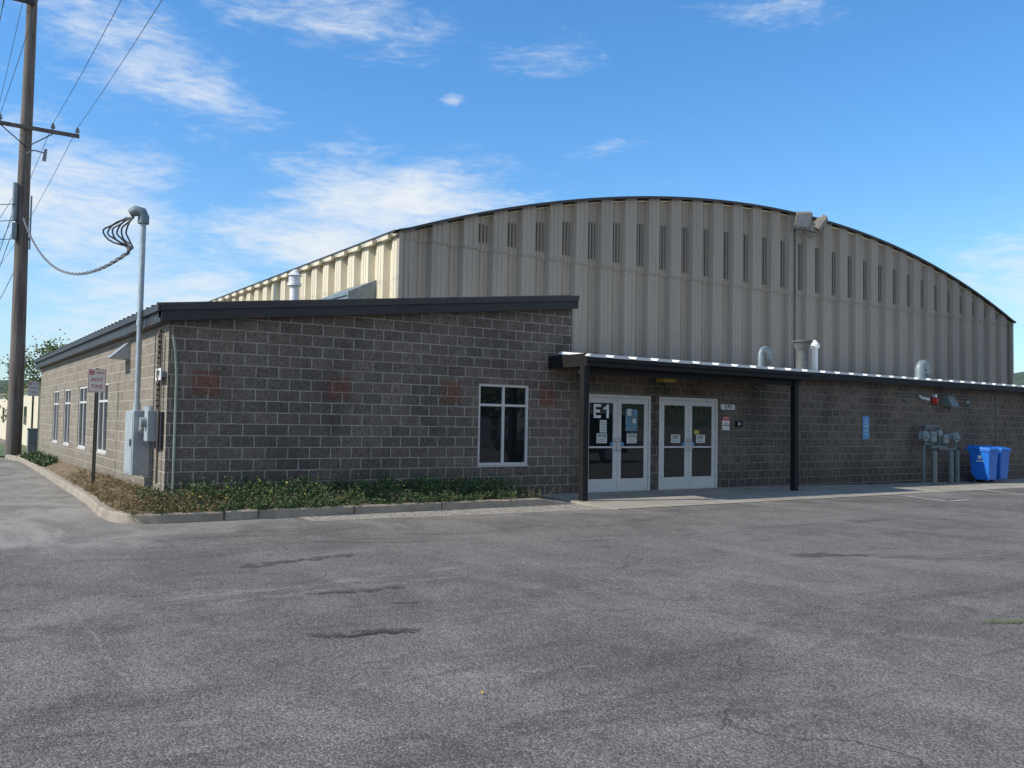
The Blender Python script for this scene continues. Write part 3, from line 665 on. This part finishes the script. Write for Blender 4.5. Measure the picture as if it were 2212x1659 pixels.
ys=[];y=YH-.02; 
while y<YE: 
    ys+= [(y,0),(y+.5,0),(y+.58,.13),(y+1.04,.13)]; y+=1.121
for y,h in ys:
    for i in range(NA+1):
        x=XR-.12+(XH2-XR+.24)*i/NA; dx=min(max(x,XR),XH2)
        z=arc(dx)-( .03 if x!=dx else 0)-.13+h; V.append((x,y,z+.02))
for j in range(len(ys)-1):
    for i in range(NA): q=j*(NA+1)+i; Fc.append((q,q+1,q+NA+2,q+NA+1))
mesh('barrel_roof',V,Fc,M['cream'],hall)
b=MB(); y=YH+.5
while y<YE-1:
    b.box(XR-.16,XR-.02,y,y+.5,ZE-.16,ZE+.01); y+=1.121
b.make('eave_closures',M['cream'],hall)
b=MB(); b.box(XR-.18,XR-.121,YH,YE-1,ZE-.02,ZE+.03); b.make('eave_edge',M['roofdk'],hall)
V=[];Fc=[]
for i in range(97):
    x=XR-.1+(XH2-XR+.2)*i/96; z=arc(min(max(x,XR),XH2))
    V+=[(x,YH-.14,z-.04),(x,YH-.14,z+.04),(x,YH+.3,z+.04),(x,YH+.3,z-.04)]
for i in range(96):
    q=4*i
    for a,c in ((0,1),(1,2),(2,3),(3,0)): Fc.append((q+a,q+4+a,q+4+c,q+c))
mesh('rake_trim',V,Fc,M['roofdk'],hall)
boxo('corner_trim',XR-.03,XR+.10,YH-.03,YH+.15,2.9,ZE,M['tan2'],hall)
boxo('corner_trim_far',XH2-.1,XH2+.03,YH-.03,YH+.15,2.9,ZE,M['tan2'],hall)
V=[(XR,25.5,5.95),(XR,27.8,5.95),(XR-.95,25.5,5.5),(XR-.95,27.8,5.5),(XR-.95,25.5,4.7),(XR-.95,27.8,4.7),(XR,25.5,4.3),(XR,27.8,4.3)]
mesh('intake_hood',V,[(0,2,3,1),(2,4,5,3),(0,6,4,2),(1,3,5,7)],M['galvg'],hall)
b=MB()
for i in range(6): b.box(XR-.965,XR-.955,25.6,27.7,4.76+i*.12,4.80+i*.12)
b.make('hood_louvres',M['dark'],hall)
fl=empty('floodlight_pair'); b=MB()
b.tube([(30.05,YH-.05,3.9),(30.05,YH-.05,9.75)],.03,8); b.tube([(29.75,YH-.25,9.75),(31.2,YH-.25,9.75)],.035,8); b.tube([(30.05,YH-.02,9.75),(30.05,YH-.3,9.75)],.035,8)
b.tube([(30.2,YH-.25,9.75),(30.7,YH-.3,9.45),(31.1,YH-.3,9.6),(31.25,YH-.4,10.0)],.018,6)
b.make('bracket_conduit',M['stackg'],fl)
for x,rz in ((30.0,rad(-35)),(31.15,rad(35))):
    Mx=Matrix.Translation((x,YH-.5,10.1))@Matrix.Rotation(rz,4,'Z')@Matrix.Rotation(rad(35),4,'X')
    b=MB(); b.obox(Mx,.62,.22,.62); b.obox(Mx@Matrix.Translation((0,.16,0)),.35,.14,.35); b.make('housing',simple('floodlight_grey',(.20,.18,.15),.5),fl,bevel=.02)
    b=MB(); b.obox(Mx@Matrix.Translation((0,-.115,0)),.54,.01,.54); b.make('lens',M['lens'],fl)
    b=MB(); b.tube([(x-.35,YH-.4,10.05),(x-.35,YH-.28,9.75),(x+.35,YH-.28,9.75),(x+.35,YH-.4,10.05)],.02,6); b.make('yoke',M['gaspipe'],fl)
def goose(x,y,z0,z1,r,name='gooseneck_vent',m_='galvg',dr=1):
    e=empty(name); b=MB(); pts=[(x,y,z0),(x,y,z1-.25)]+[(x+dr*(.22-.22*math.cos(rad(t))),y,z1-.25+.22*math.sin(rad(t))) for t in range(15,181,15)]+[(x+dr*.44,y,z1-.33)]
    b.tube(pts,r,14); b.cyl((x,y,z0),(x,y,z0+.05),r*1.6); b.make('pipe',M[m_],e,True)
goose(22.25,19,3.35,4.05,.09); 
goose(31.1,19,3.35,4.0,.17,m_='galvg')
e=empty('exhaust_stack'); b=MB(); x,y=24.3,19; b.cyl((x,y,3.3),(x,y,4.05),.2,.2,20); b.cyl((x,y,4.05),(x,y,4.32),.2,.3,20); b.cyl((x,y,4.34),(x,y,4.40),.34,.34,20); b.make('stack',M['stackg'],e,True)
e=empty('flue_pipe'); b=MB(); x,y=24.95,19; b.cyl((x,y,3.3),(x,y,4.2),.1,.1); b.cyl((x,y,4.2),(x,y,4.32),.16,.16); b.cyl((x,y,4.32),(x,y,4.46),.15,.04); b.make('pipe',M['whitep'],e,True)
# ------------------------------------------------------------ electrical service on side wall
sv=empty('electric_meter_service')
boxo('cabinet',3.05,3.33,16.25,16.95,.50,1.62,M['greybox'],sv,.012)
boxo('cabinet_door',3.04,3.05,16.29,16.91,.54,1.58,M['greybox'],sv)
boxo('cabinet_latch',3.02,3.04,16.35,16.4,1.0,1.12,M['dark'],sv)
boxo('cabinet_strut',3.33,3.39,16.3,16.9,.45,1.7,M['galv'],sv)
boxo('meter_base',3.17,3.36,15.72,15.98,1.10,1.62,M['greybox'],sv,.012)
boxo('meter_back',3.34,3.388,15.5,16.1,.98,1.6,M['dark'],sv)
b=MB(); b.cyl((3.17,15.85,1.42),(3.08,15.85,1.42),.09,.085,20); b.make('meter_glass',M['lens'],sv,True)
b=MB(); b.box(3.14,3.17,16.02,16.24,1.3,1.5); b.cyl((3.22,16.25,1.3),(3.22,16.1,1.3),.09); b.make('conduit_elbow',M['galv'],sv)
mx,my=3.13,16.42
b=MB(); b.cyl((mx,my,1.62),(mx,my,4.95),.047,seg=14); b.cyl((mx,my,1.62),(mx,my,1.75),.065,seg=14); b.cyl((mx,my,3.1),(mx,my,3.2),.058,seg=14); b.make('mast',M['galv'],sv,True)
b=MB(); b.tube([(mx,my,4.9),(mx,my,5.02),(mx-.03,my+.01,5.10),(mx-.12,my+.03,5.12),(mx-.22,my+.05,5.06)],lambda t:.095 if t<.8 else .07,12); b.make('weatherhead',M['galvg'],sv,True)
lat=Vector((.831,-.556,0))
b=MB(); 
for k in range(6):
    s=.14+.06*k; pts=[]
    for t in range(0,13):
        a=t/12*math.pi*1.1
        pts.append(Vector((mx-.15,my+.03,5.03))-lat*(s*math.sin(a)*.95+.02*k)+Vector((0,.02*k,-.03-.56*(t/12)+ .02*math.sin(k*3+t))))
    pts[-1]=Vector((mx-.12,my+.02,4.38))-lat*.12
    b.tube(pts,.015,6)
b.make('drip_loops',M['wire'],sv)
b=MB(); b.tube([(3.32,15.62,.4),(3.32,15.62,2.9)],.02,8); b.tube([(3.34,15.8,1.6),(3.34,15.8,3.0)],.03,8)
for i in range(14): b.tube([(3.3,15.62+.02*math.sin(i),1.7+i*.09),(3.3,15.66,1.75+i*.09)],.035,6)
b.make('wall_conduits',M['bark'],sv)
e=empty('ground_conduit'); b=MB(); b.tube([(3.52,YF-.05,.1),(3.52,YF-.05,2.2),(3.49,YF-.06,2.6),(3.44,YF-.08,2.87)],lambda t:.022,8); b.make('pipe',simple('pale_green_pvc',(.22,.26,.22),.6),e,True)
e=empty('address_sign'); boxo('plate',XC-.10,XC-.085,15.42,15.80,2.13,2.33,M['signw'],e); boxo('bracket',XC-.085,XC+.001,15.46,15.52,2.18,2.28,M['galvg'],e); text('670',XC-.103,15.61,2.23,.16,M['tdark'],e,rot=(rad(90),0,rad(-90)))
e=empty('wall_vent_hood'); V=[(XC,18.6,3.0),(XC,19.1,3.0),(XC-.36,18.6,2.66),(XC-.36,19.1,2.66),(XC,18.6,2.64),(XC,19.1,2.64)]
mesh('hood',V,[(0,2,3,1),(0,4,2),(1,3,5),(4,5,3,2)],M['galv'],e)
# ------------------------------------------------------------ parking signs
def psign(x,y,zb,zt,w_,h_,base,faded=False):
    e=empty('no_parking_sign'); b=MB()
    for dx,dy,sx_,sy_ in ((0,0,.06,.006),(-.03,.015,.006,.03),(.03,.015,.006,.03)):
        b.box(x+dx-sx_/2,x+dx+sx_/2,y+.012+dy-sy_/2,y+.012+dy+sy_/2,base-.1,zt+.02)
    b.make('post',M['olive'],e)
    b=MB(); z=base+.1
    while z<zb-.02: b.quad((x-.009,y+.006,z-.009),(x+.009,y+.006,z-.009),(x+.009,y+.006,z+.009),(x-.009,y+.006,z+.009)); z+=.055
    b.make('post_holes',M['lens'],e)
    red=M['signfade'] if faded else M['signred']
    boxo('panel',x-w_/2,x+w_/2,y-.004,y,zb,zt,M['signw'],e)
    b=MB(); yb=y-.006
    for q in ((x-w_/2+.008,x+w_/2-.008,zt-.018,zt-.010),(x-w_/2+.008,x+w_/2-.008,zb+.010,zb+.018),(x-w_/2+.008,x-w_/2+.015,zb+.018,zt-.018),(x+w_/2-.015,x+w_/2-.008,zb+.018,zt-.018)):
        b.box(q[0],q[1],yb,y-.003,q[2],q[3])
    b.box(x-w_/2+.025,x-w_/2+.025+w_*.26,yb,y-.003,zt-.115*h_/.47,zt-.035*h_/.47); b.make('border',red,e)
    s=w_/.34
    text('NO',x-w_/2+.025+w_*.13,y-.008,zt-.075*h_/.47,.06*s,M['twhite'],e,sx=.8,off=0); text('PARKING',x+w_*.15,y-.006,zt-.075*h_/.47,.058*s,red,e,sx=.68,off=0)
    text('ANY',x,y-.006,zt-.215*h_/.47,.115*s,red,e,off=0); text('TIME',x,y-.006,zt-.355*h_/.47,.115*s,red,e,sx=.93,off=0)
psign(2.99,19.8,1.99,2.47,.34,.48,.1)
psign(3.53,37.9,2.21,2.76,.36,.55,-.05,True)
e=empty('utility_pedestal'); boxo('body',3.2,3.5,35.6,35.85,-.05,.95,M['gaspipe'],e,.02); boxo('cap',3.18,3.52,35.58,35.87,.95,1.02,M['gaspipe'],e,.02)
# ------------------------------------------------------------ utility pole and lines
up=empty('utility_pole'); px,py=2.87,37.0
b=MB(); b.tube([(px+.03*math.sin(k*.9)*.5,py,GZ+k*1.9) for k in range(11)],lambda t:.27-.10*t,18); b.make('shaft',M['wood'],up,True)
b=MB(); b.box(1.15,4.62,py-.28,py-.18,12.02,12.16); b.make('crossarm',M['wood'],up,bevel=.01)
b=MB(); b.tube([(2.0,py-.3,12.02),(px,py-.25,11.35)],.02,6); b.tube([(3.75,py-.3,12.02),(px,py-.25,11.35)],.02,6)
b.box(1.95,2.95,py-.3,py-.2,16.7,16.85)
b.make('braces',M['dark'],up)
b=MB()
for x in (1.3,2.0,3.72,4.55): 
    b.cyl((x,py-.23,12.16),(x,py-.23,12.26),.03); b.cyl((x,py-.23,12.24),(x,py-.23,12.33),.09,.05); b.cyl((x,py-.23,12.32),(x,py-.23,12.42),.065,.03)
b.cyl((2.0,py-.25,16.85),(2.0,py-.25,17.1),.06,.04)
b.cyl((3.45,py-.4,10.9),(3.5,py-.4,11.35),.07,.05); b.tube([(px,py-.2,11.1),(3.1,py-.35,11.25),(3.45,py-.4,11.2)],.025,6)
b.make('insulators',M['porc'],up,True)
b=MB(); b.cyl((px-.28,py-.1,8.6),(px-.28,py-.1,10.0),.09); b.tube([(px+.25,py-.1,7.6),(px+.25,py-.1,9.6)],.03,6); b.box(px-.35,px-.2,py-.3,py-.1,7.9,8.5); b.make('hardware',M['galvg'],up)
def span(b,p0,p1,sag,r,n=24):
    p0=Vector(p0);p1=Vector(p1); pts=[]
    for i in range(n+1):
        t=i/n; p=p0.lerp(p1,t); p.z-=sag*4*t*(1-t); pts.append(p)
    b.tube(pts,r,5)
wl=empty('overhead_wires'); b=MB()
for x,z in ((1.3,12.42),(2.0,12.42),(3.72,12.42),(4.55,12.42),(2.0,17.1),(2.6,17.0)):
    span(b,(x,py-.23,z),(x+.3,-12,z+.6),.8,.009); span(b,(x,py-.23,z),(x*.5+1,py+48,z-1),1.0,.010)
for x,z in ((2.6,9.2),(2.65,8.6),(3.1,8.0)):
    span(b,(x,py-.2,z),(-14,py+6,z+.6),.7,.014); span(b,(x,py,z),(2.5,py+48,z-1.2),1.0,.014)
span(b,(px,py,10.2),(-.5,py+14,4),0,.01)
b.make('conductors',M['wire'],wl)
b=MB(); A=Vector((px,py-.25,8.7)); B=Vector((mx-.12,my,4.38))-lat*.12
for ph in (0,2.1,4.2):
    pts=[]
    for i in range(141):
        t=i/140; p=A.lerp(B,t); p.z-=1.05*4*t*(1-t)
        a=t*75+ph; pts.append(p+Vector((math.cos(a)*.022,0,math.sin(a)*.022)))
    b.tube(pts,.015,5)
b.make('service_drop',M['wireg'],wl)
# ------------------------------------------------------------ vegetation
def leaf(V,Fc,p,d,ln,wd):
    d=d.normalized(); s=d.cross(Vector((random.uniform(-1,1),random.uniform(-1,1),random.uniform(-.3,1)))); 
    if s.length<1e-3: return
    s.normalize(); n=len(V); m_=p+d*ln*.5
    V+= [tuple(p),tuple(m_+s*wd*.5),tuple(p+d*ln),tuple(m_-s*wd*.5)]; Fc.append((n,n+1,n+2,n+3))
def sprigs(n,fx,hmin,hmax,nl,ln,wd):
    V=[];Fc=[]
    for _ in range(n):
        r=fx()
        if r is None: continue
        x,y,hs_=r; h=random.uniform(hmin,hmax)*hs_; base=Vector((x,y,soilz(min(x,10.2),y)-.01 if y>14.2 else .03))
        lean=Vector((random.uniform(-.7,.7),random.uniform(-.8,.5),1)).normalized()
        for k in range(nl):
            t=random.uniform(.15,1); p=base+lean*h*t; d=Vector((random.uniform(-1,1),random.uniform(-1,1),random.uniform(-.2,.9)))
            leaf(V,Fc,p,d,random.uniform(.6,1.3)*ln,wd*random.uniform(.6,1.3))
        leaf(V,Fc,base,lean,h,.006)
    return V,Fc
def f1():
    x=random.uniform(2.95,10.3); c=noise.noise(Vector((x*1.7,3,0))); y=random.uniform(14.08,15.3)
    dens=1 if x<9.3 else (10.3-x)
    if x<3.9: dens=.4
    if random.random()>dens*(.55+1.0*noise.noise(Vector((x*2.2,y*3,7)))): return None
    return x,y,.70+.85*c+(.25 if y>14.5 else -.15)
V,Fc=sprigs(5400,f1,.10,.36,13,.048,.02)
pl=empty('groundcover_plants'); mesh('leaves',V,Fc,M['plant'],pl)
def f2():
    y=random.uniform(28,34.2) ; x=random.uniform(2.9,3.3)
    return x,y,.8
V,Fc=sprigs(600,f2,.08,.25,12,.07,.035); mesh('leaves_side',V,Fc,M['plant'],pl)
def f3():
    y=random.triangular(14.15,24,15.0); x=random.uniform(kx(max(y,14.3)),3.3)
    return x,y,1
V,Fc=sprigs(800,f3,.04,.14,8,.07,.01); mesh('dry_stems',V,Fc,M['dry'],pl)
def f3b():
    x=random.uniform(2.65,4.2); y=random.uniform(14.1,14.9)
    return x,y,1
V,Fc=sprigs(450,f3b,.04,.2,8,.06,.012); mesh('dry_stems_corner',V,Fc,M['dry'],pl)
def f3c():
    return random.uniform(4.2,10.4),random.uniform(14.15,15.2),1
V,Fc=sprigs(350,f3c,.08,.34,7,.05,.008); mesh('dry_stems_front',V,Fc,M['dry'],pl)
V=[];Fc=[]
for _ in range(110):
    x=random.uniform(3.6,9.6); y=random.uniform(14.3,15.2); z=soilz(x,y)+random.uniform(.16,.32)
    leaf(V,Fc,Vector((x,y,z)),Vector((random.uniform(-1,1),random.uniform(-1,1),.4)),.028,.028)
mesh('flowers',V,Fc,M['flower'],pl)
def tree(x,y,h,cr,n=4200,seed=1,name='tree',z0=GZ,ls=.22):
    random.seed(seed); e=empty(name); b=MB()
    b.tube([(x,y,z0),(x+.1,y,z0+h*.25),(x,y+.1,z0+h*.5),(x,y,z0+h*.8)],lambda t:h*.03*(1-.75*t),10)
    cl=[]
    for k in range(16):
        a=random.uniform(0,6.28); zz=random.uniform(.35,.95); r=cr*random.uniform(.35,1)*(1.15-abs(zz-.6)*1.3)
        p=Vector((x+r*math.cos(a),y+r*math.sin(a),z0+h*zz)); cl.append(p); s=Vector((x,y,z0+h*max(.22,zz-.3)))
        b.tube([s,s.lerp(p,.5)+Vector((0,0,.1)),p],lambda t:h*.012*(1-.8*t),6)
    b.make('trunk_and_limbs',M['bark'],e,True); V=[];Fc=[]
    for _ in range(n):
        c=random.choice(cl); q=Vector((random.gauss(0,1),random.gauss(0,1),random.gauss(0,.75)))*cr*.24
        leaf(V,Fc,c+q,Vector((random.uniform(-1,1),random.uniform(-1,1),random.uniform(-.7,.7))),ls*random.uniform(.6,1.4),ls*.7)
    mesh('foliage',V,Fc,M['leafT'],e); random.seed(seed+99)
tree(6.5,60,5.8,2.0,seed=3,n=3800,ls=.17); tree(4.9,57,3.2,1.1,seed=5,n=1800,ls=.15)
fb=empty('cream_outbuilding')
b=MB(); b.box(4.4,14,45,98,-.1,2.75); b.make('walls',M['cream'],fb)
V=[(4.1,44.7,2.72),(14.3,44.7,2.72),(9.2,44.7,3.3),(4.1,98.3,2.72),(14.3,98.3,2.72),(9.2,98.3,3.3)]
mesh('roof',V,[(0,1,2),(5,4,3),(0,2,5,3),(1,4,5,2),(0,3,4,1)],M['galvroof'],fb)
b=MB()
for y in (50,57,64,71,78): b.box(4.37,4.41,y,y+1.2,1.0,1.9)
b.make('windows',M['glass'],fb)
V=[];Fc=[];n=180
for i in range(n):
    a=2*math.pi*i/n; 
    for k,(r,f) in enumerate(((620,0),(700,.75),(800,1))):
        h=26+16*noise.noise(Vector((math.cos(a)*2.3,math.sin(a)*2.3,0)))+5*noise.noise(Vector((math.cos(a)*14,math.sin(a)*14,k)))+1.5*noise.noise(Vector((math.cos(a)*60,math.sin(a)*60,k)))
        dd=math.degrees(a)
        h+=28*math.exp(-((dd-68)/7)**2)
        V.append((r*math.sin(a),r*math.cos(a),GZ-.5+h*f))
for i in range(n):
    j=(i+1)%n
    for k in range(2): Fc.append((i*3+k,j*3+k,j*3+k+1,i*3+k+1))
mesh('hills',V,Fc,M['hill'],None,True)
# ------------------------------------------------------------ surroundings behind the photographer (seen in the glass)
wh=empty('cream_warehouse'); b=MB(); b.box(-6,46,-34,-22,-.1,4.6); b.make('walls',M['cream'],wh)
V=[(-6.5,-34.5,4.6),(46.5,-34.5,4.6),(46.5,-21.5,4.6),(-6.5,-21.5,4.6),(-6.5,-28,6.2),(46.5,-28,6.2)]
mesh('roof',V,[(3,2,5,4),(0,4,5,1),(0,3,4),(1,5,2),(0,1,2,3)],M['roofdk'],wh)
b=MB()
for x in (2,12,22,32): b.box(x,x+3.4,-22.0,-21.97,-.05,3.3)
b.make('roller_doors',M['galv'],wh)
vn=empty('parked_van')
def vp(x,y,z): return (19.2+x,1.0+y,GZ+z)
pr=[(0,.45),(0,.95),(.15,1.05),(1.1,1.15),(1.75,1.95),(2.3,2.05),(5.0,2.02),(5.2,1.9),(5.3,.5),(5.3,.42)]
V=[vp(x,0,z) for x,z in pr]+[vp(x,1.9,z) for x,z in pr]; k=len(pr)
mesh('body',V,[tuple(range(k))[::-1],tuple(range(k,2*k))]+[(i,(i+1)%k,(i+1)%k+k,i+k) for i in range(k)],simple('dark_green_car_paint',(.012,.02,.02),.25),vn)
b=MB()
for yy in (-.012,1.902):
    for x0,x1,z0,z1 in ((1.75,2.6,1.2,1.8),(2.75,3.8,1.2,1.8),(3.95,5.0,1.2,1.8)): 
        p0=vp(x0,yy,z0);p1=vp(x1,yy+.01,z1); b.box(p0[0],p1[0],p0[1],p1[1],p0[2],p1[2])
b.make('windows',M['glass'],vn)
b=MB(); h=MB()
for x in (.95,4.25):
    for yy in (-.02,1.72): 
        b.cyl(vp(x,yy,.36),vp(x,yy+.2,.36),.36,seg=24); h.cyl(vp(x,yy-.012,.36),vp(x,yy+.212,.36),.2,seg=20)
b.make('tyres',M['tyre'],vn,True); h.make('wheel_hubs',M['galv'],vn,True)
tree(30,-16,8,3.2,seed=21,n=2500,ls=.35); tree(40,-12,9,3.6,seed=22,n=2500,ls=.35); tree(52,-14,9,3.6,seed=24,n=2500,ls=.35)
print('built')
